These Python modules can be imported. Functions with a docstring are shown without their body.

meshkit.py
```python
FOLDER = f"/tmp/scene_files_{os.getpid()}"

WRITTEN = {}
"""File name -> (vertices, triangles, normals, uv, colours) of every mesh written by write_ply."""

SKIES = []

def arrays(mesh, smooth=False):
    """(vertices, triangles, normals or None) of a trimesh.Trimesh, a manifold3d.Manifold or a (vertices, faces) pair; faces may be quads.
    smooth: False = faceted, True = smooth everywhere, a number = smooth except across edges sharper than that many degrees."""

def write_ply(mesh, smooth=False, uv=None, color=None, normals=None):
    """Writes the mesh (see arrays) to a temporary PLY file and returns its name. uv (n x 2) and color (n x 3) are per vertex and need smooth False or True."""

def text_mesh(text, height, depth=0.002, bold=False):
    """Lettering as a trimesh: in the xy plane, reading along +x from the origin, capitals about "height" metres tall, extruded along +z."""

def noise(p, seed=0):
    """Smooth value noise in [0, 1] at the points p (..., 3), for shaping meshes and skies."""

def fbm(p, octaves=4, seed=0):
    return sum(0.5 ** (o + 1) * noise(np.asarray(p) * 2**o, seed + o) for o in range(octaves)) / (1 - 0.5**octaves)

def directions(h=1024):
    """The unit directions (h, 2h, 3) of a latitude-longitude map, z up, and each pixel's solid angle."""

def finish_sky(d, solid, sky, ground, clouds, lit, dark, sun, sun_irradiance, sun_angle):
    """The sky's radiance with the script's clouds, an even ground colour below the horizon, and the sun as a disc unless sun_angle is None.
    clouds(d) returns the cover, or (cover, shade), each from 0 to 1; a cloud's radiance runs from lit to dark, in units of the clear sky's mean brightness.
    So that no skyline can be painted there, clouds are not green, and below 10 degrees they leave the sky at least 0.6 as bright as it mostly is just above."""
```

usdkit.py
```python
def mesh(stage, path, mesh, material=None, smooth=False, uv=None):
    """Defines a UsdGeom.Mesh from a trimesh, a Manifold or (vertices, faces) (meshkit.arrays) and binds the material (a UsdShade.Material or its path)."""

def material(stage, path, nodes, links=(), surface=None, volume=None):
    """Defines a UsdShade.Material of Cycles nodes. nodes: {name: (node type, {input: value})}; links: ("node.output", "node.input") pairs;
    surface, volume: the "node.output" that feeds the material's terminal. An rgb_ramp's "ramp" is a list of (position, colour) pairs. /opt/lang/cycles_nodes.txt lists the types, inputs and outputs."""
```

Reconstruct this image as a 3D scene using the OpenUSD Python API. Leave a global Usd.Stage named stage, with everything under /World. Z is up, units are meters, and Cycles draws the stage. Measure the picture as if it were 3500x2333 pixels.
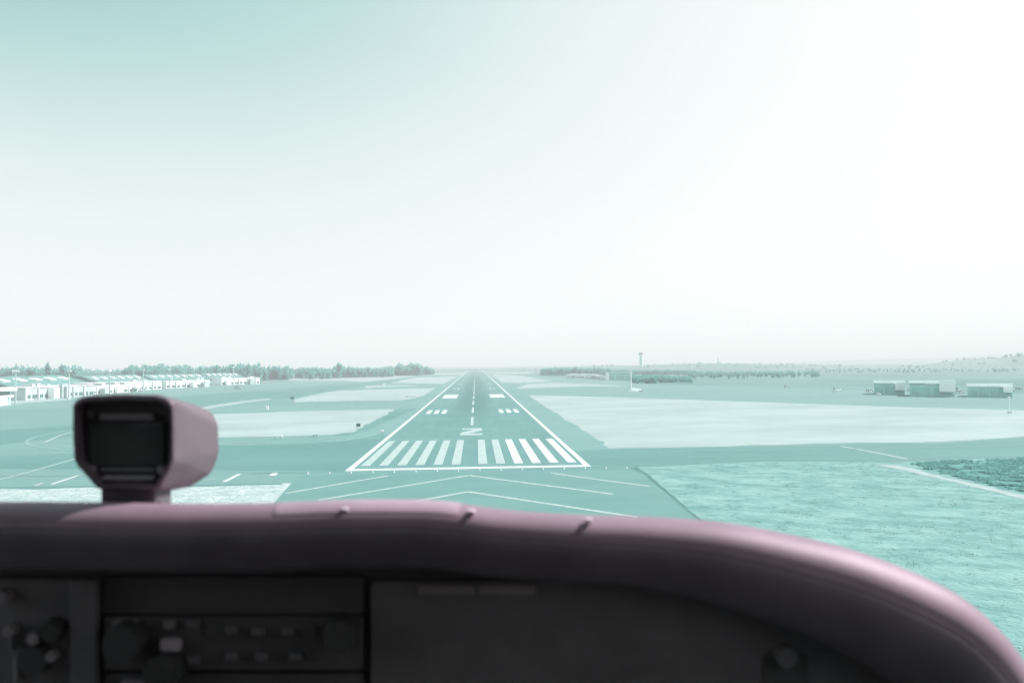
import math, random
import numpy as np, trimesh, manifold3d, usdkit, meshkit, shapely
from shapely.geometry import Polygon, LineString
from pxr import Usd, UsdGeom, UsdLux, UsdShade, Gf, Sdf, Vt

random.seed(7); RNG = np.random.default_rng(7)
stage = Usd.Stage.CreateInMemory()
UsdGeom.SetStageUpAxis(stage, UsdGeom.Tokens.z); UsdGeom.SetStageMetersPerUnit(stage, 1.0)
UsdGeom.Xform.Define(stage, '/World'); UsdGeom.Scope.Define(stage, '/World/Looks')

# ------------------------------------------------------------------ camera, sky, sun, exposure
W_, H_, FPX = 3500.0, 2333.0, 2518.8          # the photograph's pixels and its focal length in them
CAM = np.array([1.43, 0.0, 19.37]); YAW, PITCH, ROLL = 0.0494, 0.03076, -0.01104
T = 137.74                                     # the runway threshold lies this far ahead
FW = np.array([math.sin(YAW)*math.cos(PITCH), math.cos(YAW)*math.cos(PITCH), math.sin(PITCH)])
_r = np.array([math.cos(YAW), -math.sin(YAW), 0.0]); _u = np.cross(_r, FW)
RT = math.cos(ROLL)*_r + math.sin(ROLL)*_u; UP = -math.sin(ROLL)*_r + math.cos(ROLL)*_u
cam = UsdGeom.Camera.Define(stage, '/World/camera')
cam.CreateHorizontalApertureAttr(36.0); cam.CreateVerticalApertureAttr(36.0*682/1024)
cam.CreateFocalLengthAttr(36.0*FPX/W_); cam.CreateClippingRangeAttr(Gf.Vec2f(0.05, 40000))
cam.CreateFStopAttr(5.0); cam.CreateFocusDistanceAttr(250.0)
cam.CreateExposureAttr(0.68)
cam.AddTransformOp().Set(Gf.Matrix4d(*RT, 0, *UP, 0, *(-FW), 0, *CAM, 1))

SKY_RAMP = [(1.4, (1.75, 3.0, 2.93)), (1.93, (1.85, 3.2, 3.14)), (2.1, (2.35, 3.6, 3.55)), (2.42, (3.3, 4.13, 4.11)), (2.66, (3.86, 4.47, 4.45)), (3.0, (4.32, 4.76, 4.75)), (3.5, (4.74, 5.0, 5.0)), (4.3, (5.15, 5.28, 5.28)), (6.0, (5.5, 5.52, 5.52)), (10.0, (5.6, 5.6, 5.6))]   # a hazy sky: teal where it is dim, whitening towards the sun
SUN_AZ, SUN_EL = math.radians(76), math.radians(44)     # azimuth from +y towards +x
dome = UsdLux.DomeLight.Define(stage, '/World/sky')
skymat = usdkit.material(stage, '/World/Looks/sky_air', {
    's': ('sky_texture', {'sky_type': 'single_scattering', 'sun_disc': False, 'sun_elevation': SUN_EL, 'sun_rotation': SUN_AZ,
                          'altitude': 50.0, 'air_density': 1.0, 'aerosol_density': 3.0, 'ozone_density': 1.0}),
    'bw': ('rgb_to_bw', {}), 'tc': ('texture_coordinate', {}), 'sx': ('separate_xyz', {}),
    'ez': ('math', {'math_type': 'multiply', 'value2': -33.0}), 'ex': ('math', {'math_type': 'exponent'}), 'el': ('math', {'math_type': 'multiply_add', 'value2': 2.6, 'value3': 1.0}),
    'mp': ('mapping', {'scale': (1.5, 1.5, 6.0)}), 'cl': ('noise_texture', {'scale': 1.6, 'detail': 5, 'roughness': 0.55}), 'cm': ('map_range', {'from_min': 0.3, 'from_max': 0.7, 'to_min': 0.985, 'to_max': 1.015, 'clamp': True}),
    'k1': ('math', {'math_type': 'multiply'}), 'k2': ('math', {'math_type': 'multiply'}), 'k3': ('math', {'math_type': 'multiply', 'value2': 0.1}),
    'r': ('rgb_ramp', {'ramp': [(p/10.0, c) for p, c in SKY_RAMP]}),
    'bg': ('background_shader', {'strength': 0.12})},
    [('s.color', 'bw.color'), ('tc.generated', 'sx.vector'), ('tc.generated', 'mp.vector'), ('mp.vector', 'cl.vector'), ('cl.fac', 'cm.value'), ('sx.z', 'ez.value1'), ('ez.value', 'ex.value1'), ('ex.value', 'el.value1'), ('bw.val', 'k1.value1'), ('el.value', 'k1.value2'), ('k1.value', 'k2.value1'), ('cm.result', 'k2.value2'),
     ('k2.value', 'k3.value1'), ('k3.value', 'r.fac'), ('r.color', 'bg.color')], surface='bg.background')
UsdShade.MaterialBindingAPI.Apply(dome.GetPrim()).Bind(skymat)
dome.GetPrim().SetCustomDataByKey('label', 'pale hazy teal sky whitening towards the right'); dome.GetPrim().SetCustomDataByKey('category', 'sky'); dome.GetPrim().SetCustomDataByKey('kind', 'structure')
sun = UsdLux.DistantLight.Define(stage, '/World/sun')
sun.CreateIntensityAttr(1.05); sun.CreateAngleAttr(0.5); sun.CreateColorAttr(Gf.Vec3f(1.0, 0.99, 0.965)); sun.CreateNormalizeAttr(True) if hasattr(sun, 'CreateNormalizeAttr') else None
_sd = np.array([math.cos(SUN_EL)*math.sin(SUN_AZ), math.cos(SUN_EL)*math.cos(SUN_AZ), math.sin(SUN_EL)])
_x = np.cross([0, 0, 1], _sd); _x /= np.linalg.norm(_x); _y = np.cross(_sd, _x)
sun.AddTransformOp().Set(Gf.Matrix4d(*_x, 0, *_y, 0, *_sd, 0, 0, 0, 100, 1))

# ------------------------------------------------------------------ helpers
USED = {}
def path_for(name, parent=None):
    base = parent.GetPath().pathString if parent is not None else '/World'
    k = (base, name); n = USED.get(k, -1) + 1; USED[k] = n
    return f'{base}/{name}' + (f'_{n:03d}' if n else '')
def tag(p, label=None, cat=None, group=None, kind=None):
    p = p.GetPrim() if hasattr(p, 'GetPrim') else p
    for k, v in (('label', label), ('category', cat), ('group', group), ('kind', kind)):
        if v: p.SetCustomDataByKey(k, v)
    return p
def obj(name, mesh, mat, parent=None, smooth=False, label=None, cat=None, group=None, kind=None):
    m = usdkit.mesh(stage, path_for(name, parent), mesh, mat, smooth=smooth)
    return tag(m, label, cat, group, kind)
def thing(name, label, cat, loc=(0, 0, 0), rz=0.0, group=None, kind=None, scale=None, matrix=None):
    x = UsdGeom.Xform.Define(stage, path_for(name))
    if matrix is not None: x.AddTransformOp().Set(matrix)
    else:
        x.AddTranslateOp().Set(Gf.Vec3d(*map(float, loc))); x.AddRotateZOp().Set(math.degrees(rz))
        if scale is not None: x.AddScaleOp().Set(Gf.Vec3f(*map(float, scale)))
    return tag(x, label, cat, group, kind)
def dup(src, label, cat, loc, rz=0.0, group=None, scale=None):
    name = src.GetPath().name.rstrip('0123456789').rstrip('_')
    t = thing(name, label, cat, loc, rz, group, None, scale)
    t.GetReferences().AddInternalReference(src.GetPath()); t.SetInstanceable(True)
    return t
def box(x0, x1, y0, y1, z0, z1):
    b = trimesh.creation.box([x1-x0, y1-y0, z1-z0]); b.apply_translation([(x0+x1)/2, (y0+y1)/2, (z0+z1)/2]); return b
def cyl(p, q, r, r2=None, n=10):
    p, q = np.array(p, float), np.array(q, float); d = q-p; L = np.linalg.norm(d); d /= L
    a = np.cross(d, [0, 0, 1.0]) if abs(d[2]) < 0.9 else np.cross(d, [1.0, 0, 0]); a /= np.linalg.norm(a); b = np.cross(d, a)
    r2 = r if r2 is None else r2
    t = np.linspace(0, 2*np.pi, n, endpoint=False); ring = np.cos(t)[:, None]*a + np.sin(t)[:, None]*b
    v = np.vstack([p+ring*r, q+ring*r2, [p], [q]]); f = []
    for i in range(n):
        j = (i+1) % n; f += [[i, n+i, j], [j, n+i, n+j], [2*n, i, j], [2*n+1, n+j, n+i]]
    m = trimesh.Trimesh(v, f, process=False); m.fix_normals(); return m
cat_ = trimesh.util.concatenate
def rbox(x0, x1, y0, y1, z0, z1, r):
    s = trimesh.creation.icosphere(1, r); P = [s.vertices + [a, b, c] for a in (x0+r, x1-r) for b in (y0+r, y1-r) for c in (z0+r, z1-r)]
    return trimesh.convex.convex_hull(np.vstack(P))
def ray(px, py): return FW + RT*(px-W_/2)/FPX - UP*(py-H_/2)/FPX
def g(px, py):                                    # a point of the level ground
    d = ray(px, py); t = CAM[2]/-d[2]; p = CAM + d*t; return (p[0], p[1])
def at(px, D):                                    # a point of the ground D metres away, in the direction of column px
    d = ray(px, 1250.0); h = math.hypot(d[0], d[1]); return np.array([CAM[0]+d[0]/h*D, CAM[1]+d[1]/h*D])
def height_of(px, py, D): d = ray(px, py); return CAM[2] + D*d[2]/math.hypot(d[0], d[1])
def gp(pts): return [g(*p) for p in pts]
def sheet(pts, z, rough=0.0, step=4.0, smooth_c=0):
    P = Polygon(pts).buffer(0)
    if rough:
        P = P.buffer(-rough).buffer(rough) if False else P
        L = P.exterior.segmentize(step); c = np.array(L.coords)[:-1]
        n1 = meshkit.fbm(np.c_[c/6.0, np.zeros(len(c))], 3, 3)-.5; n2 = meshkit.fbm(np.c_[c/6.0, np.ones(len(c))*9], 3, 5)-.5
        P = Polygon(c + np.c_[n1, n2]*2*rough).buffer(0)
    out = []
    for q in getattr(P, 'geoms', [P]):
        v, f = trimesh.creation.triangulate_polygon(q, engine='earcut')
        m = trimesh.Trimesh(np.c_[v, np.full(len(v), z)], f, process=False)
        if len(f) and m.face_normals[:, 2].mean() < 0: m.invert()
        out.append(m)
    return cat_(out)
def strip(pts, w, z, cap='flat'):
    P = LineString(pts).buffer(w/2, cap_style=cap, join_style='mitre', mitre_limit=8)
    v, f = trimesh.creation.triangulate_polygon(P, engine='earcut')
    m = trimesh.Trimesh(np.c_[v, np.full(len(v), z)], f, process=False)
    if m.face_normals[:, 2].mean() < 0: m.invert()
    return m
def curve(pts, n=24):
    from scipy.interpolate import CubicSpline
    p = np.array(pts, float); s = np.r_[0, np.cumsum(np.linalg.norm(np.diff(p, axis=0), axis=1))]
    return CubicSpline(s, p)(np.linspace(0, s[-1], n))

# ------------------------------------------------------------------ materials
M = {}
def surf(name, col, rough=0.9, var=0.15, scale=0.1, col2=None, stretch=(1, 1, 1), detail=5, bump=0.0, bscale=None, spec=0.3, rot=None, nr=0.62):
    """colour varied by two octave bands of noise in world space"""
    c2 = col2 if col2 is not None else tuple(c*(1-var) for c in col); c1 = col if col2 is not None else tuple(c*(1+var) for c in col)
    nodes = {'g': ('geometry', {}), 'm': ('mapping', {'scale': stretch}), 'n': ('noise_texture', {'scale': scale, 'detail': detail, 'roughness': nr}),
             'r': ('rgb_ramp', {'ramp': [(0.0, c2), (0.36, c2), (0.64, c1), (1.0, c1)]}),
             'p': ('principled_bsdf', {'roughness': rough, 'specular_ior_level': spec})}
    if rot is not None: nodes['m'] = ('mapping', {'mapping_type': 'texture', 'rotation': (0.0, 0.0, rot), 'scale': stretch})
    links = [('g.position', 'm.vector'), ('m.vector', 'n.vector'), ('n.fac', 'r.fac'), ('r.color', 'p.base_color')]
    if bump:
        nodes['n2'] = ('noise_texture', {'scale': bscale or scale*6, 'detail': 4}); nodes['b'] = ('bump', {'strength': 1.0, 'distance': bump})
        links += [('m.vector', 'n2.vector'), ('n2.fac', 'b.height'), ('b.normal', 'p.normal')]
    M[name] = usdkit.material(stage, f'/World/Looks/{name}', nodes, links, surface='p.BSDF')
    return M[name]
surf('rough_grass', (0.24, 0.385, 0.38), scale=0.2, col2=(0.115, 0.25, 0.246), stretch=(1.6, 0.8, 1), spec=0.1, detail=10, rot=-0.42, nr=0.7, bump=0.25, bscale=2.5)
surf('dark_edge', (0.085, 0.19, 0.187), scale=0.2, col2=(0.06, 0.155, 0.152), spec=0.2)
surf('far_grass', (0.13, 0.245, 0.24), scale=0.006, col2=(0.09, 0.19, 0.186), spec=0.1)
surf('pale_grass', (0.335, 0.405, 0.407), scale=0.03, col2=(0.255, 0.33, 0.332), stretch=(1.6, 0.9, 1), spec=0.1, detail=9, rot=0.3)
surf('bright_verge', (0.46, 0.50, 0.50), scale=0.45, col2=(0.24, 0.34, 0.338), stretch=(0.8, 1.0, 1), spec=0.1, detail=9, nr=0.75, bump=.4, bscale=1.2)
surf('track_earth', (0.30, 0.37, 0.37), scale=0.5, var=0.12, spec=0.1)
surf('asphalt', (0.108, 0.23, 0.228), scale=0.03, col2=(0.086, 0.2, 0.198), stretch=(0.25, 1, 1), rough=0.8, spec=0.2)
surf('shoulder', (0.148, 0.268, 0.264), scale=0.05, col2=(0.125, 0.242, 0.238), stretch=(1, 0.3, 1), rough=0.8, spec=0.2)
surf('apron', (0.148, 0.262, 0.26), scale=0.02, col2=(0.122, 0.232, 0.23), stretch=(0.3, 1, 1), rough=0.8, spec=0.2)
surf('blast_asphalt', (0.124, 0.245, 0.242), scale=0.09, col2=(0.1, 0.215, 0.212), stretch=(0.5, 1, 1), rough=0.8, spec=0.2)
surf('paint', (0.56, 0.6, 0.6), scale=0.8, col2=(0.46, 0.51, 0.51), rough=0.6, spec=0.3)
surf('worn_paint', (0.40, 0.46, 0.46), scale=0.9, col2=(0.27, 0.36, 0.36), rough=0.7, spec=0.2)
surf('faint_paint', (0.22, 0.335, 0.33), scale=0.25, col2=(0.15, 0.27, 0.266), rough=0.8, spec=0.2)
surf('scrub', (0.12, 0.27, 0.267), scale=0.5, col2=(0.09, 0.22, 0.217), spec=0.1)
surf('dark_water', (0.05, 0.12, 0.117), scale=0.2, var=0.1, rough=0.5)
surf('white_wall', (0.85, 0.86, 0.86), scale=0.2, var=0.04, rough=0.7)
surf('pale_wall', (0.46, 0.54, 0.54), scale=0.15, var=0.12, rough=0.8)
surf('teal_wall', (0.38, 0.67, 0.66), scale=0.1, var=0.1, rough=0.8)
surf('teal_door', (0.27, 0.54, 0.535), scale=0.3, var=0.1, rough=0.7)
surf('dark_roof', (0.11, 0.24, 0.237), scale=0.05, var=0.15, rough=0.7)
surf('dark_glass', (0.09, 0.18, 0.178), scale=0.3, var=0.1, rough=0.2, spec=0.5)
surf('hangar_roof', (0.26, 0.36, 0.357), scale=0.2, var=0.15, rough=0.7)
surf('skylight_white', (0.8, 0.82, 0.82), scale=0.4, var=0.04, rough=0.5)
surf('grey_metal', (0.42, 0.52, 0.52), scale=1.0, var=0.1, rough=0.5)
surf('dark_metal', (0.07, 0.16, 0.158), scale=1.0, var=0.1, rough=0.6)
surf('bark', (0.09, 0.19, 0.187), scale=1.0, var=0.2)
surf('tyre', (0.04, 0.09, 0.09), scale=3, var=0.1)
surf('hill_fields', (0.17, 0.27, 0.265), scale=0.004, col2=(0.085, 0.185, 0.18), stretch=(0.6, 1.0, 1), spec=0.1)
def leaf(name, c1, c2, tr=0.4):
    M[name] = usdkit.material(stage, f'/World/Looks/{name}', {
        'o': ('geometry', {}), 'i': ('object_info', {}), 'r': ('rgb_ramp', {'ramp': [(0, c1), (1, c2)]}), 'a': ('math', {'math_type': 'multiply_add', 'value2': 0.5}),
        'h': ('math', {'math_type': 'multiply', 'value2': 0.5}),
        'd': ('principled_bsdf', {'roughness': 0.8, 'specular_ior_level': 0.15}), 't': ('translucent_bsdf', {}), 'x': ('mix_closure', {'fac': tr})},
        [('i.random', 'h.value1'), ('o.random_per_island', 'a.value1'), ('h.value', 'a.value3'), ('a.value', 'r.fac'), ('r.color', 'd.base_color'), ('r.color', 't.color'), ('d.BSDF', 'x.closure1'), ('t.BSDF', 'x.closure2')], surface='x.closure')
leaf('foliage', (0.15, 0.45, 0.44), (0.23, 0.56, 0.55), .5); leaf('dry_grass', (0.2, 0.32, 0.315), (0.30, 0.42, 0.42), .5); leaf('scrub_leaf', (0.18, 0.40, 0.395), (0.23, 0.46, 0.455), .5)
# the runway: rubber-darkened touchdown strip that fades in and out along its length
M['runway_asphalt'] = usdkit.material(stage, '/World/Looks/runway_asphalt', {
    'g': ('geometry', {}), 's': ('separate_xyz', {}), 'm': ('mapping', {'scale': (1.0, 0.06, 1.0)}), 'n': ('noise_texture', {'scale': 0.35, 'detail': 5}),
    'ax': ('math', {'math_type': 'absolute'}), 'jx': ('math', {'math_type': 'multiply_add', 'value2': 6.0}), 'fx': ('map_range', {'range_type': 'smoothstep', 'from_min': 6.0, 'from_max': 16.0, 'to_min': 1.0, 'to_max': 0.0, 'clamp': True}),
    'fy': ('map_range', {'range_type': 'smoothstep', 'from_min': T+60, 'from_max': T+260, 'to_min': 0.0, 'to_max': 0.95, 'clamp': True}),
    'k': ('math', {'math_type': 'multiply'}), 'av': ('mix', {'fac': 0.5}), 'n2': ('noise_texture', {'scale': 0.07, 'detail': 5}), 'r': ('rgb_ramp', {'ramp': [(0.36, (0.088, 0.20, 0.197)), (0.64, (0.118, 0.243, 0.24))]}),
    'mx': ('mix', {'color2': (0.062, 0.162, 0.16)}), 'p': ('principled_bsdf', {'roughness': 0.8, 'specular_ior_level': 0.2})},
    [('g.position', 's.vector'), ('g.position', 'm.vector'), ('m.vector', 'n.vector'), ('s.x', 'ax.value1'), ('n.fac', 'jx.value1'), ('ax.value', 'jx.value3'), ('jx.value', 'fx.value'), ('s.y', 'fy.value'),
     ('fx.result', 'k.value1'), ('fy.result', 'k.value2'), ('g.position', 'n2.vector'), ('n2.fac', 'av.color1'), ('n.color', 'av.color2'), ('av.color', 'r.fac'), ('r.color', 'mx.color1'), ('k.value', 'mx.fac'), ('mx.color', 'p.base_color')], surface='p.BSDF')
def plain(name, col, rough=0.5, spec=0.5, tint=(1, 1, 1), bump=0.0, bscale=900, metallic=0.0, sheen=0.0):
    nodes = {'t': ('texture_coordinate', {}), 'n': ('noise_texture', {'scale': 14.0, 'detail': 4}), 'r': ('rgb_ramp', {'ramp': [(0.3, tuple(c*0.85 for c in col)), (0.7, tuple(c*1.12 for c in col))]}),
             'p': ('principled_bsdf', {'roughness': rough, 'specular_ior_level': spec, 'specular_tint': tint, 'metallic': metallic, 'sheen_weight': sheen, 'sheen_roughness': 0.35, 'sheen_tint': (1.0, 0.66, 0.85)})}
    links = [('t.object', 'n.vector'), ('n.fac', 'r.fac'), ('r.color', 'p.base_color')]
    if bump:
        nodes['n2'] = ('noise_texture', {'scale': bscale, 'detail': 2}); nodes['b'] = ('bump', {'strength': 1.0, 'distance': bump}); links += [('t.object', 'n2.vector'), ('n2.fac', 'b.height'), ('b.normal', 'p.normal')]
    M[name] = usdkit.material(stage, f'/World/Looks/{name}', nodes, links, surface='p.BSDF')
PINK = (1.0, 0.78, 0.92)
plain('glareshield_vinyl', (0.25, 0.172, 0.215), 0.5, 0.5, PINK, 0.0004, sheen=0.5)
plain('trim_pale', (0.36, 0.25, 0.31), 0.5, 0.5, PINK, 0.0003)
plain('pad_shaded', (0.17, 0.142, 0.158), 0.7, 0.3, PINK, 0.0003)  # darker copy of the glareshield vinyl, shade put into its colour
plain('panel_black', (0.13, 0.118, 0.125), 0.6, 0.3, PINK)
plain('panel_grey', (0.2, 0.185, 0.195), 0.6, 0.3, PINK)
plain('bay_black', (0.125, 0.116, 0.12), 0.7, 0.2)
plain('knob_black', (0.085, 0.08, 0.083), 0.4, 0.4, PINK)
plain('label_grey', (0.34, 0.29, 0.31), 0.6, 0.3, PINK)
plain('button_pale', (0.62, 0.52, 0.57), 0.5, 0.4, PINK)
plain('screw_metal', (0.75, 0.58, 0.68), 0.3, 0.5, PINK)
plain('compass_grey', (0.135, 0.104, 0.121), 0.5, 0.5, PINK)
plain('compass_black', (0.12, 0.11, 0.116), 0.5, 0.3, PINK)
plain('compass_glass', (0.08, 0.08, 0.08), 0.08, 0.4)
plain('headliner', (0.07, 0.065, 0.068), 0.9, 0.1)
plain('cabin_trim', (0.05, 0.045, 0.05), 0.8, 0.2)

# ------------------------------------------------------------------ the ground and the paved surfaces
R_G = 14000.0
th = np.linspace(0, 2*np.pi, 97)[:-1]
obj('ground', sheet([(R_G*math.cos(a), 300+R_G*math.sin(a)) for a in th], 0.0), M['far_grass'], label='flat grassland stretching out to the hazy horizon', cat='ground', kind='structure')
L1, L2, L3, L4 = 0.012, 0.024, 0.036, 0.046
pav_pts = [(-900, 1720), (-300, 1682), (0, 1664), (300, 1660), (700, 1656), (985, 1650), (1180, 1614), (2020, 1594), (2190, 1594), (2600, 1576), (3059, 1577), (3212, 1571), (3500, 1563), (4300, 1500),
           (4300, 1345), (3500, 1345), (3250, 1345), (3000, 1333), (2600, 1320), (2250, 1314), (2100, 1299), (1900, 1290), (1760, 1278), (1680, 1270), (1560, 1271), (1400, 1279), (1200, 1294), (950, 1306), (700, 1316), (480, 1328), (0, 1366), (-900, 1420)]
pav = thing('taxiway_pavement', 'teal grey taxiways and aprons around the runway', 'pavement', kind='structure')
obj('surface', sheet(gp(pav_pts), L1, 0.5), M['apron'], pav)
dark_pts = [(-900, 1640), (-300, 1605), (0, 1600), (700, 1604), (1183, 1611), (1262, 1545), (1328, 1490), (1308, 1480), (1250, 1495), (1187, 1506), (1050, 1516), (850, 1522), (560, 1524), (250, 1548), (0, 1560), (-900, 1600)]
pt_hold = thing('holding_bay', 'dark asphalt holding bay left of the runway threshold', 'pavement', kind='structure')
obj('surface', sheet(gp(dark_pts), L3-.003, 0.3), M['asphalt'], pt_hold)
obj('edge_strip', sheet(gp([(1352, 1399), (1293, 1431), (1231, 1463), (1208, 1478), (1140, 1487), (1180, 1490), (1262, 1470), (1340, 1432), (1425, 1396)]), L3-.003, 0.3), M['asphalt'], pt_hold)
cross_pts = [(2024, 1592), (2190, 1592), (2600, 1574), (3059, 1575), (3212, 1569), (3500, 1561), (4300, 1498), (4300, 1455), (3500, 1496), (3212, 1516), (2950, 1518), (2600, 1526), (2090, 1535), (1962, 1541)]
pt_right = thing('taxiway', 'asphalt taxiway running right from the runway threshold', 'taxiway', kind='structure')
obj('surface', sheet(gp(cross_pts), L3-.003, 0.25), M['asphalt'], pt_right)
tl_pts = [(-900, 1570), (0, 1470), (250, 1452), (420, 1442), (420, 1470), (250, 1490), (0, 1520), (-900, 1600)]
pt_left = thing('taxiway', 'dark asphalt taxiway curving behind the compass at the far left', 'taxiway', kind='structure')
obj('surface', sheet(gp(tl_pts), L2, 0.4), M['asphalt'], pt_left)
far_tw = [(300, 1375), (640, 1352), (930, 1330), (1120, 1318), (1240, 1308), (1400, 1290), (1480, 1282), (1540, 1278), (1550, 1281), (1430, 1294), (1300, 1312), (1180, 1328), (1100, 1341), (980, 1362), (700, 1385), (420, 1400)]
pt_far = thing('taxiway', 'long dark taxiway running parallel to the runway towards the horizon', 'taxiway', kind='structure')
obj('surface', sheet(gp(far_tw), L2, 0.4), M['asphalt'], pt_far)

# grass between the taxiways
def island(pts, label, mat='pale_grass', z=L3, rough=1.4, name='grass_island'):
    obj(name, sheet(gp(pts), z, rough, 3.0), M[mat], label=label, cat='grass', kind='structure')
island([(610, 1432), (742, 1414), (900, 1410), (991, 1405), (1352, 1398), (1293, 1430), (1261, 1447), (1231, 1462), (1208, 1476), (1134, 1485), (1080, 1487), (900, 1492), (746, 1495), (640, 1490), (590, 1462)], 'pale grass island nearest left of the runway, right of the compass')
island([(1003, 1367), (1060, 1352), (1118, 1339), (1166, 1334), (1489, 1326), (1447, 1352), (1405, 1364), (1363, 1368), (1096, 1371), (1006, 1374)], 'pale grass island beside the left touchdown blocks')
island([(1248, 1318), (1300, 1316), (1424, 1317), (1424, 1319), (1330, 1322), (1250, 1326)], 'thin sliver of pale grass between two far taxiways', rough=0.4)
island([(1335, 1307), (1419, 1289), (1564, 1286), (1517, 1311), (1420, 1310)], 'far pale grass wedge against the left runway edge')
island([(984, 1293), (1200, 1289), (1391, 1283), (1425, 1285), (1330, 1296), (1236, 1305), (1180, 1301), (984, 1300)], 'pale grass band below the left treeline')
island([(1400, 1280), (1480, 1275), (1592, 1273), (1582, 1280), (1480, 1281)], 'farthest pale grass patch left of the runway end', rough=0.6)
island([(1680, 1279), (1780, 1284), (1888, 1302), (1780, 1309), (1714, 1306)], 'pale grass wedge right of the far runway')
island([(1664, 1271), (1800, 1271), (1840, 1276), (1760, 1277), (1690, 1276)], 'farthest pale grass patch right of the runway end', rough=0.6)
island([(1800, 1312), (1900, 1307), (2060, 1314), (2150, 1319), (2000, 1320), (1840, 1326), (1760, 1328)], 'streaky pale grass strip behind the big right field')
island([(1806, 1353), (1818, 1350), (2100, 1357), (2600, 1374), (3021, 1389), (3500, 1402), (4300, 1432), (4300, 1440), (3500, 1492), (3212, 1511), (2952, 1513), (2600, 1521), (2400, 1528), (2090, 1532), (2060, 1512), (1952, 1444)], 'large open pale grass field right of the runway', name='grass_field')
island([(-600, 1420), (0, 1368), (60, 1363), (245, 1361), (245, 1366), (122, 1375), (0, 1387), (-600, 1445)], 'pale grass verge in front of the left terminal', rough=0.6)
island([(640, 1402), (720, 1386), (800, 1373), (919, 1361), (928, 1364), (830, 1377), (740, 1391), (650, 1408)], 'curved pale grass sliver right above the compass', rough=0.4)
island([(-900, 1730), (-300, 1694), (0, 1670), (120, 1672), (300, 1666), (560, 1664), (700, 1662), (968, 1655), (880, 1762), (600, 2000), (-900, 2000)], 'bright patchy verge at the lower left below the holding bay', 'bright_verge', L3, 0.5, 'grass_verge')

# ------------------------------------------------------------------ the runway with its paint
RW = 22.86
rw = thing('runway', 'long asphalt runway with white threshold stripes running to the horizon', 'runway', kind='structure')
E_ = 2350.0
obj('surface', sheet([(-RW-.3, T), (RW+.3, T), (RW+.3, T+E_), (-RW-.3, T+E_)], L3), M['runway_asphalt'], rw)
def rshoulder(sd):
    a, b = sorted([sd*(RW+.3), sd*(RW+14)])
    pts = [(sd*(RW+.3), T), (sd*(RW+.3), T+E_), (sd*(RW+9), T+E_)] + [(sd*(RW+9+8*max(0, 1-(y-T)/320.0)**2), y) for y in np.linspace(T+400, T, 12)]
    obj('shoulder', sheet(pts, L2+.006), M['shoulder'], rw)
rshoulder(1); rshoulder(-1)
PZ = L3+.012
obj('threshold_bar', sheet([(-RW, T), (RW, T), (RW, T+2.6), (-RW, T+2.6)], PZ), M['paint'], rw)
for s in (-1, 1):
    obj('edge_line', sheet([(s*RW, T+2.6), (s*(RW-1.15), T+2.6), (s*(RW-1.15), T+E_-20), (s*RW, T+E_-20)], PZ), M['paint'], rw)
for k in range(6):
    for s in (-1, 1):
        a, b = s*(1.75+3.5*k), s*(3.5+3.5*k)
        obj('threshold_stripe', sheet([(a, T+6.6), (b, T+6.6), (b, T+53), (a, T+53)], PZ), M['paint' if s > 0 and k > 1 else 'worn_paint'], rw)
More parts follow.
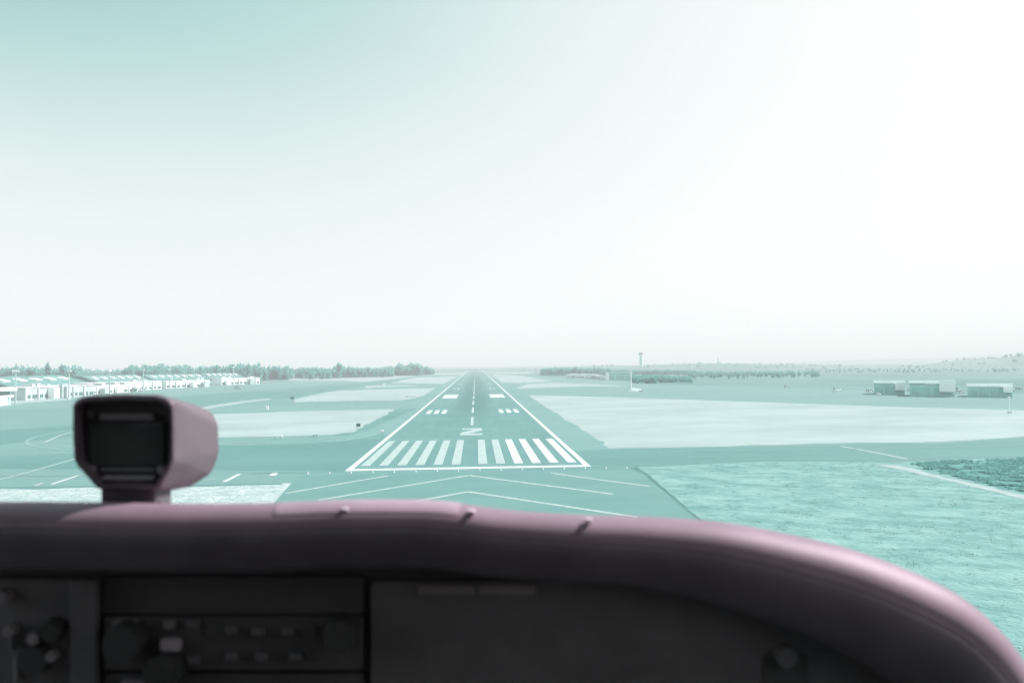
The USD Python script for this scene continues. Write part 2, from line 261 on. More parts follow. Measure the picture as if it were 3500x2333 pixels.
# designator as it reads from the approach: a Z of two bars and a diagonal
zx, z0, z1 = 3.1, T+65.5, T+87.5
Zp = Polygon([(-zx, z0), (zx, z0), (zx, z0+5.2), (-zx+2.4, z0+5.2), (zx, z1-7.5), (zx, z1), (-zx+.3, z1), (-zx+.3, z1-4.6), (zx-2.6, z1-4.6), (-zx, z0+7.6)])
obj('designator_letter', sheet(list(Zp.exterior.coords)[:-1], PZ), M['worn_paint'], rw)
y = T+98.8
while y < T+E_-60:
    obj('centreline_dash', sheet([(-.46, y), (.46, y), (.46, y+36.6), (-.46, y+36.6)], PZ), M['worn_paint'], rw); y += 61.0
for y0, n, L in ((T+157, 3, 23), (T+445, 2, 26), (T+580, 2, 26), (T+760, 1, 26), (T+900, 1, 26)):
    for s in (-1, 1):
        for k in range(n):
            x = 10.8 + (3-n)*1.2 + 3.1*k
            obj('touchdown_mark', sheet([(s*x, y0), (s*(x+1.75), y0), (s*(x+1.75), y0+L), (s*x, y0+L)], PZ), M['paint' if n == 3 else 'worn_paint'], rw)
for s in (-1, 1): obj('aiming_mark', sheet([(s*9.8, T+292), (s*18.6, T+292), (s*18.6, T+340), (s*9.8, T+340)], PZ), M['paint'], rw)
for k in range(13):                                # pale joints across the right and left shoulders
    yy = T + 62 + 19.5*k*(1+.04*k); ww = 9.0+8*max(0, 1-(yy-T)/320.0)**2
    for s in (-1, 1):
        obj('joint_line', sheet([(s*(RW+.8), yy), (s*(RW+ww-1.5), yy+.3), (s*(RW+ww-1.5), yy+1.0), (s*(RW+.8), yy+.7)], L3+.004), M['faint_paint'], rw)

bp = thing('blast_pad', 'asphalt area with chevron lines before the runway threshold', 'pavement', kind='structure')
xl0, xr0 = g(985, 1650)[0], g(2190, 1594)[0]
obj('surface', sheet([(-29.8, T-.02), (30.6, T-.02), (30.6, T-8), (28.6, T-40), (26.2, T-95), (-26.0, T-95), (-29.8, T-16)], L2+.002), M['blast_asphalt'], bp)
obj('pad_edge', sheet(gp([(2150, 1598), (2192, 1596), (2478, 1790), (2410, 1790), (2290, 1690), (2200, 1620)]), L3-.002), M['dark_edge'], bp)  # darker strip along the grass border
for ap in (-24.5, -41.5, -58.5, -8.0):
    for s in (-1, 1):
        obj('chevron_line', strip([(0, T+ap), (s*21.5, T+ap-21.5*.98)], .85, L3+.004) if s < 0 else strip([(.01, T+ap), (21.5, T+ap-21.5*.98)], .85, L3+.010), M['worn_paint'], bp)
def pline(parent, pts, w, mat='worn_paint', z=L3+.018, name='painted_line', n=20):
    q = gp(pts); q = curve(q, n) if len(q) > 2 else q
    obj(name, strip([tuple(p) for p in q], w, z), M[mat], parent)
pline(bp, [(978, 1686), (1150, 1656), (1326, 1626)], .85); pline(bp, [(1884, 1617), (2060, 1641), (2222, 1662)], .85)
pline(bp, [(982, 1651), (945, 1690), (905, 1735)], 1.5, 'bright_verge')
pline(pav, [(850, 1618), (1184, 1612)], .4, 'faint_paint'); pline(pav, [(2022, 1594), (2190, 1593)], .4, 'faint_paint')
pline(pav, [(1305, 1478), (1245, 1492), (1187, 1502), (1050, 1512), (850, 1517), (620, 1520), (420, 1522)], 1.3, 'faint_paint')
pline(pav, [(153, 1511), (190, 1494), (252, 1475), (330, 1462), (430, 1450)], .7)
pline(pav, [(252, 1468), (150, 1486), (96, 1504), (100, 1520), (160, 1532), (252, 1540), (420, 1544)], 1.0, 'faint_paint')
pline(pav, [(0, 1571), (252, 1566)], .4, 'faint_paint'); pline(pav, [(153, 1514), (252, 1514)], .35, 'faint_paint')
pline(pav, [(-120, 1662), (0, 1638), (130, 1604), (256, 1568), (420, 1520)], .6)
pline(pav, [(176, 1655), (270, 1624)], .7, 'paint'); pline(pav, [(118, 1660), (148, 1650)], .7)
pline(pav, [(765, 1647), (819, 1620)], .8, 'paint'); pline(pav, [(690, 1640), (740, 1639)], .6); pline(pav, [(0, 1625), (252, 1626), (700, 1622)], .3, 'faint_paint')
obj('painted_patch', sheet(gp([(918, 1626), (932, 1615), (953, 1615), (942, 1626)]), L3+.018), M['paint'], pav)
pline(pav, [(2875, 1525), (2985, 1545), (3101, 1569)], .9); pline(pav, [(2985, 1535), (3070, 1545)], .5, 'faint_paint')
pline(pav, [(2300, 1541), (2700, 1536), (3200, 1528), (3600, 1512)], .5, 'faint_paint'); pline(pav, [(2010, 1563), (2300, 1562), (2600, 1556)], .5, 'faint_paint')
pline(pav, [(2011, 1532), (2052, 1522)], .8, 'faint_paint')
pline(pav, [(245, 1362), (450, 1343), (613, 1337), (930, 1315)], 2.2, 'faint_paint'); pline(pav, [(1835, 1309), (2050, 1315), (2250, 1319), (2650, 1324)], 2.0, 'faint_paint')
pline(pav, [(900, 1305), (1000, 1300), (1020, 1303)], 2.0, 'faint_paint'); pline(pav, [(2650, 1324), (2900, 1330), (3100, 1340)], 1.2, 'faint_paint')
for k, (a, b) in enumerate((((1000, 1390), (1080, 1378)), ((990, 1400), (1025, 1392)))): pline(pav, [a, b], 1.2, 'faint_paint')

# ------------------------------------------------------------------ right foreground: rough grass, track, scrub
PAVG = Polygon(gp(pav_pts)).buffer(0).union(Polygon([(-29.8, T), (30.6, T), (30.6, T-8), (28.6, T-40), (26.2, T-95), (-26, T-95), (-29.8, T-16)])).buffer(.4)
track_px = [(2985, 1588), (3060, 1590), (3115, 1600), (3212, 1627), (3350, 1657), (3500, 1693), (3900, 1800), (3900, 1826), (3500, 1708), (3350, 1669), (3212, 1637), (3100, 1610), (3040, 1598)]
TRK = Polygon(gp(track_px)).buffer(0)
scrub_px = [(3112, 1589), (3150, 1582), (3220, 1577), (3500, 1567), (3800, 1552), (4000, 1560), (4000, 1790), (3760, 1754), (3500, 1686), (3350, 1650), (3212, 1619), (3135, 1594)]
SCR = Polygon(gp(scrub_px)).buffer(0)
x0, x1, y0_, y1_, st = 24.0, 150.0, 38.0, 150.0, 0.42
xs, ys = np.arange(x0, x1, st), np.arange(y0_, y1_, st); X, Y = np.meshgrid(xs, ys, indexing='ij')
inside = shapely.contains_xy(PAVG, X, Y)
q = np.stack([X*.24+Y*.02, Y*.5+X*.18, X*0], -1)
hgt = .08 + .36*np.clip(meshkit.fbm(q, 5, 2)-.38, 0, 1) + .07*meshkit.noise(np.stack([X*1.1, Y*1.7, X*0+3], -1), 4)
dpav = shapely.distance(PAVG, shapely.points(X, Y)); hgt = hgt*np.clip(dpav/2.5, 0.05, 1)
dtr = shapely.distance(TRK, shapely.points(X, Y)); hgt = np.where(dtr < 2.0, hgt*np.clip((dtr-.4)/2.0, 0.02, 1), hgt)
hgt = np.where(shapely.contains_xy(SCR.buffer(-.3), X, Y), .0, hgt)
edge = np.minimum(np.minimum(X-x0, x1-st-X), np.minimum(Y-y0_, y1_-st-Y)); hgt = np.where(edge < 1, .01, hgt)
idx = np.arange(X.size).reshape(X.shape)
quads = np.stack([idx[:-1, :-1], idx[1:, :-1], idx[1:, 1:], idx[:-1, 1:]], -1).reshape(-1, 4)
bad = inside.ravel(); quads = quads[~bad[quads].any(1)]
obj('rough_grass', (np.stack([X, Y, hgt+.02], -1).reshape(-1, 3), quads), M['rough_grass'], smooth=True, label='rough tussocky grass slope at the lower right', cat='grass', kind='structure')
obj('dirt_track', sheet(gp(track_px), .05, .3, 2.0), M['track_earth'], label='pale dirt track running diagonally through the right grass', cat='track', kind='structure')
def tuft(seed, n=16, r=.34, h=.2):
    rg = np.random.default_rng(seed); v, f = [], []
    for i in range(n):
        a, rad = rg.uniform(0, 6.28), r*math.sqrt(rg.uniform()); b = np.array([math.cos(a)*rad, math.sin(a)*rad, 0]); w = rg.uniform(.02, .05); t = rg.uniform(0, 6.28)
        d = np.array([math.cos(t), math.sin(t), 0])*w; tip = b*1.7 + [rg.normal(0, .08), rg.normal(0, .08), h*rg.uniform(.5, 1.0)]
        k = len(v); v += [b-d, b+d, tip]; f.append([k, k+1, k+2])
    return trimesh.Trimesh(v, f, process=False)
def instancer(name, protos, mat, pos, scales, label, cat, rz=None):
    pi = UsdGeom.PointInstancer.Define(stage, path_for(name)); tag(pi, label, cat, kind='stuff')
    rel = pi.CreatePrototypesRel()
    for k, m in enumerate(protos):
        p = f'{pi.GetPath()}/clump_{k:03d}' if k else f'{pi.GetPath()}/clump'
        usdkit.mesh(stage, p, m, mat); rel.AddTarget(p)
    n = len(pos)
    pi.CreateProtoIndicesAttr(Vt.IntArray.FromNumpy(RNG.integers(0, len(protos), n).astype(np.int32)))
    pi.CreatePositionsAttr(Vt.Vec3fArray.FromNumpy(np.asarray(pos, np.float32)))
    a = RNG.uniform(0, 2*np.pi, n) if rz is None else rz
    pi.CreateOrientationsAttr(Vt.QuathArray([Gf.Quath(float(math.cos(t/2)), 0, 0, float(math.sin(t/2))) for t in a]))
    pi.CreateScalesAttr(Vt.Vec3fArray.FromNumpy(np.asarray(scales, np.float32)))
    return pi
NT = 9000
tx, ty = RNG.uniform(x0+1, x1-1, NT), RNG.uniform(y0_+1, y1_-1, NT)
clump = meshkit.fbm(np.stack([tx*.24+ty*.02, ty*.5+tx*.18, tx*0], -1), 4, 2)
keep = (~shapely.contains_xy(PAVG.buffer(.3), tx, ty)) & (~shapely.contains_xy(TRK.buffer(.2), tx, ty)) & (~shapely.contains_xy(SCR, tx, ty)) & (clump > .42)
tx, ty = tx[keep], ty[keep]
ii = np.clip(((tx-x0)/st).astype(int), 0, len(xs)-1); jj = np.clip(((ty-y0_)/st).astype(int), 0, len(ys)-1)
sc = RNG.uniform(.6, 1.25, len(tx)); instancer('grass_tufts', [tuft(k) for k in range(5)], M['dry_grass'], np.c_[tx, ty, hgt[ii, jj]-.02], np.c_[sc, sc, sc*RNG.uniform(.5, 1.0, len(tx))], 'dry grass tufts over the lower right slope', 'grass')
def leafball(seed, n, rx, rz_, s, zc=None):
    rg = np.random.default_rng(seed); v, f = [], []
    zc = rz_ if zc is None else zc
    cl = rg.normal(0, .55, (9, 3)); cl /= np.maximum(1, np.linalg.norm(cl, axis=1))[:, None]
    for i in range(n):
        c = cl[rg.integers(9)]*.72 + rg.normal(0, .2, 3); c = c*[rx, rx, rz_] + [0, 0, zc]
        a, b = rg.normal(size=3), rg.normal(size=3); a /= np.linalg.norm(a); b -= a*(a@b); b /= np.linalg.norm(b); k = len(v); ss = s*rg.uniform(.6, 1.3)
        v += [c-a*ss, c+b*ss*.7, c+a*ss, c-b*ss*.7]; f += [[k, k+1, k+2], [k, k+2, k+3]]
    return trimesh.Trimesh(v, f, process=False)
obj('scrub_bank', sheet(gp(scrub_px), .09, .6, 2.0), M['scrub'], label='dark overgrown hollow beside the dirt track at far right', cat='bank', kind='structure')
bx0, by0, bx1, by1 = SCR.bounds
sx, sy = RNG.uniform(bx0, bx1, 5200), RNG.uniform(by0, by1, 5200)
kp = shapely.contains_xy(SCR.buffer(-.2), sx, sy) & (meshkit.fbm(np.stack([sx*.25, sy*.6, sx*0], -1), 3, 6) < .60); sx, sy = sx[kp], sy[kp]
s_ = RNG.uniform(.5, 1.3, len(sx)); instancer('scrub', [leafball(50+k, 60, .8, .11, .17) for k in range(4)], M['scrub_leaf'], np.c_[sx, sy, np.full(len(sx), .1)], np.c_[s_, s_, s_*.9], 'dark low scrub filling the hollow at far right', 'scrub')

# ------------------------------------------------------------------ hills and woods
def hill(name, label, sky, Dc, Dw, mat, base=-3.0, seed=1, amp=2.5):
    sky = np.array(sky, float); cols = np.linspace(sky[0, 0], sky[-1, 0], 140); top = np.interp(cols, sky[:, 0], sky[:, 1])
    rows = np.linspace(-1, 1, 36); v = []
    for i, (c, t) in enumerate(zip(cols, top)):
        hh = height_of(c, t, Dc); fade = min(1, i/10.0, (len(cols)-1-i)/10.0)
        for r in rows:
            D = Dc + r*Dw; p = at(c, D); prof = (math.cos(r*math.pi)+1)/2
            z = base + (hh-base)*prof*max(fade, 0.0 if len(sky) else 1) + amp*(meshkit.fbm(np.array([p[0]/160, p[1]/160, 0]), 4, seed)-.5)*prof
            v.append([p[0], p[1], z])
    n, m = len(cols), len(rows); id_ = np.arange(n*m).reshape(n, m)
    f = np.stack([id_[:-1, :-1], id_[1:, :-1], id_[1:, 1:], id_[:-1, 1:]], -1).reshape(-1, 4)
    obj(name, (np.array(v), f[:, ::-1]), M[mat], smooth=True, label=label, cat='hill', kind='structure')
    return (np.array(v).reshape(n, m, 3), cols)
hr, _ = hill('hills', 'low ridge of fields and woods behind the airfield at right', [(1700, 1262), (1900, 1254), (2100, 1249), (2260, 1246), (2460, 1241), (2600, 1245), (2800, 1246), (3000, 1252), (3120, 1250), (3208, 1239), (3318, 1226), (3442, 1222), (3500, 1208), (3700, 1190), (4100, 1180), (4500, 1200)], 2300, 900, 'hill_fields', seed=3, amp=3)
hill('hills', 'distant pale hill behind the ridge at right', [(2400, 1246), (2600, 1240), (2760, 1236), (2960, 1227), (3200, 1222), (3500, 1207), (3900, 1190), (4600, 1215)], 6200, 1600, 'hill_fields', seed=8, amp=12)
TREES = [leafball(100+k, 420, 4.4, 7.2, 1.0, 6.8) for k in range(5)]
def wood(name, label, spans, n, cat='wood', mat='foliage'):
    P, S = [], []
    for i in range(n):
        (c0, c1, D0, D1, y0, y1) = spans[RNG.integers(len(spans))]
        u = RNG.uniform(); c = c0+(c1-c0)*u; D = RNG.uniform(D0, D1)
        ytop = y0+(y1-y0)*u; p = at(c, D); hh = max(4.0, min(30.0, height_of(c, ytop, D)))*RNG.uniform(.72, 1.03)*(0.93+.14*meshkit.noise(np.array([c/14.0, 0, 0]), 3))
        P.append([p[0], p[1], -.5]); w = hh/14.0*RNG.uniform(.8, 1.3); S.append([w, w, hh/14.0])
    instancer(name, TREES, M[mat], P, S, label, cat)
wood('wood', 'hazy woodland reading as one mass along the left horizon', [(-300, 270, 1150, 1350, 1252, 1252), (-300, 270, 1150, 1350, 1255, 1255), (240, 440, 1500, 1700, 1263, 1261), (430, 560, 1150, 1350, 1252, 1247), (540, 720, 1200, 1350, 1247, 1254), (700, 880, 1100, 1250, 1252, 1245), (840, 1160, 1150, 1400, 1252, 1254),
     (1140, 1340, 1250, 1500, 1250, 1257), (1300, 1440, 1400, 1600, 1254, 1243), (1400, 1480, 1500, 1700, 1244, 1256)], 1500)
wood('wood', 'thin dark hedgerow along the horizon at the runway end', [(1440, 1640, 2700, 2900, 1263, 1262), (1560, 1660, 2650, 2750, 1260, 1261), (1640, 1800, 2700, 2900, 1262, 1261)], 260)
wood('wood', 'scattered trees behind the low right buildings', [(1850, 2080, 1200, 1500, 1255, 1256), (2060, 2380, 1150, 1400, 1261, 1261), (2160, 2360, 700, 860, 1283, 1285), (2160, 2360, 800, 900, 1279, 1281), (2350, 2800, 1000, 1500, 1268, 1266), (2350, 2800, 900, 1300, 1272, 1270), (2750, 3600, 1300, 1700, 1268, 1255)], 1500)
# trees along the ridge
P, S = [], []
for i in range(1100):
    a, b = int(RNG.integers(4, hr.shape[0]-4)), int(RNG.choice([6, 9, 10, 13, 14, 17, 18, 18, 19])); p = hr[a, b]
    if meshkit.noise(np.array([a*.11, b*.9, 0]), 9) > .52: P.append([p[0]+RNG.normal(0, 14), p[1]+RNG.normal(0, 9), p[2]-3]); w = RNG.uniform(.28, .55); S.append([w*1.7, w*1.7, w])
instancer('hedge_trees', TREES, M['foliage'], P, S, 'hedgerow trees and copses dotted over the right ridge', 'trees')

def tree(label, c, D, ytop, k, wid=1.0, group=None):
    p = at(c, D); hh = height_of(c, ytop, D); s = hh/14.0
    t = thing('tree', label, 'tree', (p[0], p[1], 0), RNG.uniform(0, 6.28), group)
    obj('trunk', cat_([cyl((0, 0, -.3), (0, 0, 6*s), .35*s, .2*s, 7), cyl((0, 0, 4*s), (1.6*s, .4*s, 8*s), .16*s, .07*s, 5), cyl((0, 0, 4.5*s), (-1.3*s, -.8*s, 8.5*s), .15*s, .06*s, 5)]), M['bark'], t)
    m = leafball(300+k, 520, 4.0*wid, 5.6, .85, 8.3); m.vertices *= s
    obj('crown', m, M['foliage'], t)
for k, (lab, c, D, yt, w) in enumerate([
    ('broad tree standing above the left wood, leftmost in view', 30, 1120, 1248, 1.3), ('tree rising behind the first light mast on the left', 105, 1120, 1244, 1.0), ('narrow tall tree above the left terminal roof', 163, 1110, 1245, .6),
    ('slim dark tree beside a gap in the left wood', 214, 1100, 1249, .7), ('round tree at the right end of the gap-side wood', 254, 1100, 1253, 1.0), ('lone slim tree in the low hazy gap behind the terminal', 446, 1300, 1251, .6),
    ('domed tree forming the high crown above the terminal piers', 530, 1130, 1243, 1.6), ('wide tree right of the domed crown above the piers', 610, 1130, 1248, 1.5), ('small tree in the notch right of the domed wood', 685, 1100, 1251, .8),
    ('tree at the left end of the flat-topped dark wood', 745, 1090, 1244, 1.0), ('tall tree in the middle of the flat-topped dark wood', 795, 1090, 1241, 1.5), ('tree at the right end of the flat-topped dark wood', 838, 1090, 1241, 1.2),
    ('spiky tree poking above the wood left of the runway', 1160, 1200, 1239, .8), ('leftmost tree of the hump close to the runway end', 1370, 1400, 1241, 1.4), ('big tree topping the hump close to the runway end', 1410, 1420, 1242, 1.6),
    ('slim tree on the right horizon left of the control tower', 1882, 1150, 1253, .6), ('tree right of the slim one, left of the control tower', 1918, 1180, 1254, .9), ('tree nearest the low pale buildings on the right', 1968, 1200, 1255, 1.0)]):
    tree(lab, c, D, yt, k, w)

# ------------------------------------------------------------------ buildings, left
def frame2(c0, D0, c1, D1):
    a, b = at(c0, D0), at(c1, D1); d = b-a; L = np.linalg.norm(d); return a, math.atan2(d[1], d[0]), L
def gable(label, c0, D0, c1, D1, eave, ridge, depth, nsky, skip=0.04):
    a, rz, L = frame2(c0, D0, c1, D1)
    t = thing('terminal_hall', label, 'building', (a[0], a[1], 0), rz)
    obj('wall', box(0.4, L-.4, .4, depth-.4, 0, eave), M['teal_wall'], t)
    v = [(0, -1, eave), (L, -1, eave), (L, depth/2, ridge), (0, depth/2, ridge), (0, depth+1, eave), (L, depth+1, eave)]
    v2 = [(x, y, z+.5) for x, y, z in v]
    rf = trimesh.convex.convex_hull(np.array(v+v2)); obj('roof', rf, M['dark_roof'], t)
    sl = (ridge-eave)/(depth/2+1)
    n = int(L//9)
    for i in range(n): obj('window', box(1.5+i*L/n, 1.5+(i+.62)*L/n, .2, .405, 1.2, eave-1.2), M['dark_glass'], t)
    for i in range(nsky):
        x = L*(skip + (i+.5)/nsky*(1-2*skip)); y = depth*.28; z = eave+sl*(y+1)+.5
        s = L/nsky*.2; obj('skylight', trimesh.convex.convex_hull(np.array([(x-s, y-3, z-3*sl+.1), (x+s, y-3, z-3*sl+.1), (x+s, y+3, z+3*sl-.1), (x-s, y+3, z+3*sl-.1), (x-s, y-3, z-3*sl+.9), (x+s, y-3, z-3*sl+.9), (x-s*.9, y+2.4, z+3*sl+.5), (x+s*.9, y+2.4, z+3*sl+.5)])), M['skylight_white'], t)
gable('dark roofed terminal hall with five white skylights at far left', 31, 610, 300, 730, 7.2, 14.0, 44, 5)
gable('dark roofed hall with white skylights above the long white pier', 335, 790, 520, 850, 6.2, 12.5, 40, 6)
gable('dark roofed hall with a row of skylights below the domed wood', 528, 920, 720, 980, 5.6, 11.6, 40, 7)
gable('smallest and farthest dark roofed hall below the flat-topped wood', 716, 1040, 835, 1075, 5.6, 11.6, 38, 6)
def pier(label, c0, D0, c1, D1, h, depth, wall='white_wall', bays=10, canopy=None, seed=0):
    a, rz, L = frame2(c0, D0, c1, D1)
    t = thing('terminal_pier', label, 'building', (a[0], a[1], 0), rz); rg = np.random.default_rng(seed)
    obj('wall', box(0, L, 0, depth, 0, h), M[wall], t)
    obj('roof', box(-.4, L+.4, -.5, depth+.4, h, h+.5), M['skylight_white'], t)
    for i in range(bays):
        x = L*(i+.12)/bays; obj('window', box(x, x+L/bays*.72, -.12, .05, h*.12, h*.42), M['dark_glass'], t)
        if i % 2 == 0: obj('pilaster', box(x-.9, x-.1, -1.0, -.001, 0, h*.95), M['white_wall'], t)
    for i in range(max(2, bays//4)):
        x = L*rg.uniform(.05, .85); w = rg.uniform(3, 8); obj('stair_tower', box(x, x+w, -rg.uniform(2, 5), -.13, 0, h*rg.uniform(.75, 1.25)), M['white_wall' if i % 2 else 'pale_wall'], t)
    for i in range(max(2, bays//3)):
        x = L*rg.uniform(.05, .9); obj('roof_unit', box(x, x+rg.uniform(2, 5), depth*.3, depth*.6, h+.5, h+rg.uniform(1.2, 2.6)), M['pale_wall'], t)
    if canopy: obj('canopy', box(L*canopy[0], L*canopy[1], 1, depth*.8, canopy[2], canopy[2]+.8), M['skylight_white'], t); obj('canopy_post', box(L*canopy[0]+1, L*canopy[0]+1.6, 3, 3.6, h+.5, canopy[2]), M['grey_metal'], t)
pier('pale grey pier building with white stair blocks left of the compass', 87, 560, 322, 610, 7.6, 24, 'pale_wall', 12, None, 1)
pier('long bright white pier right above the compass with raised canopy', 290, 640, 472, 690, 5.6, 16, 'white_wall', 10, (.06, .36, 8.0), 2)
pier('white pier building behind the compass top right corner', 392, 715, 552, 745, 7.3, 20, 'white_wall', 10, None, 3)
pier('white pier with dark bays, middle of the far row', 567, 775, 716, 805, 6.5, 18, 'white_wall', 9, None, 4)
pier('white pier at the right end of the terminal row', 756, 865, 888, 895, 7.0, 16, 'white_wall', 9, None, 5)
a, rz, L = frame2(-140, 470, 47, 492)
t = thing('terminal_pier', 'two tier building with white fascias cut by the left picture edge', 'building', (a[0], a[1], 0), rz)
obj('wall', box(0, L-1, .5, 20, 0, 9.0), M['teal_wall'], t)
obj('canopy', box(0, L, -2.5, 20, 7.8, 9.4), M['skylight_white'], t); obj('canopy', box(0, L-2, -2.5, .498, 4.2, 5.5), M['skylight_white'], t)
obj('stair_tower', box(0, L*.82, -2.2, .49, 0, 4.19), M['white_wall'], t); obj('window', box(0, L-2, .38, .49, 5.6, 7.6), M['dark_glass'], t)
# floodlight masts
def mast(label, c, D, ytop):
    p = at(c, D); h = height_of(c, ytop, D)
    t = thing('floodlight_mast', label, 'light mast', (p[0], p[1], 0), RNG.uniform(0, 3), 'floodlight masts on the terminal apron')
    obj('pole', cyl((0, 0, 0), (0, 0, h), .42, .26, 8), M['grey_metal'], t, smooth=True)
    obj('lamp_head', cat_([box(-1.6, 1.6, -.25, .25, h-.9, h-.5)] + [box(x-.35, x+.35, -.6, -.26, h-1.3, h-.4) for x in (-1.3, -.4, .5, 1.4)]), M['white_wall'], t)
    obj('base', box(-.9, .9, -.9, .9, 0, .8), M['pale_wall'], t)
for a in [('floodlight mast nearest the left picture edge, standing clear on the apron', 54, 493, 1262), ('floodlight mast beside the last skylight of the first hall', 236, 560, 1263), ('floodlight mast rising behind the left half of the long white pier', 375, 620, 1262), ('floodlight mast at the gap right of the long white pier', 490, 690, 1260),
          ('floodlight mast at the left end of the third hall', 581, 750, 1258), ('floodlight mast at the right end of the third hall', 663, 770, 1258), ('floodlight mast in front of the flat-topped dark wood', 797, 850, 1252)]: mast(*a)

# ------------------------------------------------------------------ vehicles and parked aircraft
def car_parts(t, L, Wd, Hh, bodymat):
    body = trimesh.convex.convex_hull(np.array([(x, y, z) for x, z in ((-L/2, .35), (L/2, .35), (L/2, Hh*.5), (L/2-.15, Hh*.6), (-L/2, Hh*.62)) for y in (-Wd/2, Wd/2)]))
    obj('body', body, M[bodymat], t)
    obj('cabin', trimesh.convex.convex_hull(np.array([(x, y*k, z) for x, z, k in ((-L*.46, Hh*.6, 1), (L*.22, Hh*.58, 1), (L*.08, Hh, .85), (-L*.4, Hh, .85)) for y in (-Wd/2, Wd/2)])), M['dark_glass'], t)
    obj('roof', box(-L*.39, L*.07, -Wd*.42, Wd*.42, Hh-.02, Hh+.05), M[bodymat], t)
    for x in (-L*.32, L*.32):
        for y in (-Wd/2, Wd/2): obj('wheel', cyl((x, y-.1, .34), (x, y+.1, .34), .34, n=10), M['tyre'], t)
protoc = {}
def car(label, c, py, rz, L=4.6, Wd=1.85, Hh=1.5, mat='white_wall', name='parked_car', cat='car', group='vehicles parked by the right hangars'):
    p = g(c, py); key = (name, L, mat)
    if key in protoc: return dup(protoc[key], label, cat, (p[0], p[1], L2), rz, group)
    t = thing(name, label, cat, (p[0], p[1], L2), rz, group); car_parts(t, L, Wd, Hh, mat); protoc[key] = t; return t
car('white van on the apron edge above the big right field', 2860, 1337, .5, 5.6, 2.1, 2.3, name='white_van', cat='van', group=None)
car('white pickup on the far apron left of the lone van', 2690, 1324, -.4, 4.8, 1.9, 1.7, name='pickup', cat='pickup', group=None)
car('pale car left of the first hangar', 2972, 1338, .2); car('pale car alone on the apron before the first hangar', 3003, 1351, .9); car('white car right of the first hangar', 3115, 1337, .3)
car('pale car under the white block of the second hangar', 3264, 1331, 2.2, mat='pale_wall'); car('pale car on the apron right of the second hangar', 3282, 1343, .1); car('white car before the left end of the third hangar', 3326, 1337, .1, mat='pale_wall')
car('white car before the middle of the third hangar', 3372, 1334, .2); car('white car at the right end of the third hangar', 3454, 1338, .2); car('pale car nearest the right picture edge', 3484, 1332, .2, mat='pale_wall')
car('pale service truck alone on the taxiway right of the compass', 812, 1329, .2, 6.5, 2.4, 2.6, 'pale_wall', 'service_truck', 'truck', None)
for lab, c, py in (('white service van below the third pier', 563, 1324), ('white service van below the dark bays of the middle pier', 625, 1319), ('white service van at the right end of the middle pier', 704, 1318), ('white service van right of the terminal row, left of a pair', 905, 1308), ('white service van right of the terminal row, right of a pair', 923, 1308)):
    car(lab, c, py, .3, 5.6, 2.1, 2.3, name='service_van', cat='van', group='service vans along the terminal piers')
def airliner(label, c, py, rz, first=[None]):
    p = g(c, py); grp = 'airliners parked at the terminal'
    if first[0] is not None: return dup(first[0], label, 'airliner', (p[0], p[1], L2), rz, grp)
    t = first[0] = thing('parked_airliner', label, 'airliner', (p[0], p[1], L2), rz, grp)
    prof = [(0, 0), (.9, .8), (1.6, 2.2), (1.95, 4.5), (2.0, 8), (2.0, 22), (1.6, 27), (.8, 31), (.2, 33), (0, 33)]
    fz = trimesh.creation.revolve(np.array(prof), sections=14); fz.apply_transform(trimesh.transformations.rotation_matrix(math.pi/2, [0, 1, 0])); fz.apply_translation([-16, 0, 3.6])
    obj('fuselage', fz, M['white_wall'], t, smooth=40)
    obj('tail_fin', trimesh.convex.convex_hull(np.array([(10.5, y, 5) for y in (-.15, .15)]+[(16.5, y, 5) for y in (-.15, .15)]+[(15, y, 11) for y in (-.1, .1)]+[(17.5, y, 11) for y in (-.1, .1)])), M['white_wall'], t)
    for s in (-1, 1):
        obj('wing', trimesh.convex.convex_hull(np.array([(-4, s*1.8, 2.6), (3, s*1.8, 2.6), (-4, s*1.8, 3.0), (3, s*1.8, 3.0), (4.5, s*16, 3.8), (6.2, s*16, 3.8), (4.5, s*16, 3.9), (6.2, s*16, 3.9)])), M['white_wall'], t)
        obj('tailplane', trimesh.convex.convex_hull(np.array([(13, s*.4, 4.6), (16, s*.4, 4.6), (13, s*.4, 4.8), (16, s*.4, 4.8), (16, s*6, 5), (17.3, s*6, 5), (16, s*6, 5.1), (17.3, s*6, 5.1)])), M['white_wall'], t)
        obj('engine', cyl((-4, s*5.5, 1.7), (-.5, s*5.5, 1.7), .95, .7, 12), M['pale_wall'], t)
        obj('landing_gear', cat_([cyl((1, s*2.4, 0.5), (1, s*2.4, 2.6), .14), cyl((1, s*2.4-.3, .5), (1, s*2.4+.3, .5), .5, n=10)]), M['dark_metal'], t)
    obj('nose_gear', cat_([cyl((-12, 0, .4), (-12, 0, 2), .12), cyl((-12, -.25, .4), (-12, .25, .4), .4, n=10)]), M['dark_metal'], t)
airliner('white airliner parked at the grey pier left of the compass', 122, 1349, 2.5); airliner('white airliner parked end on behind the compass top', 470, 1337, 1.9)
airliner('white airliner parked before the middle white pier', 600, 1322, 2.2); airliner('white airliner parked before the rightmost white pier', 800, 1313, 2.4)

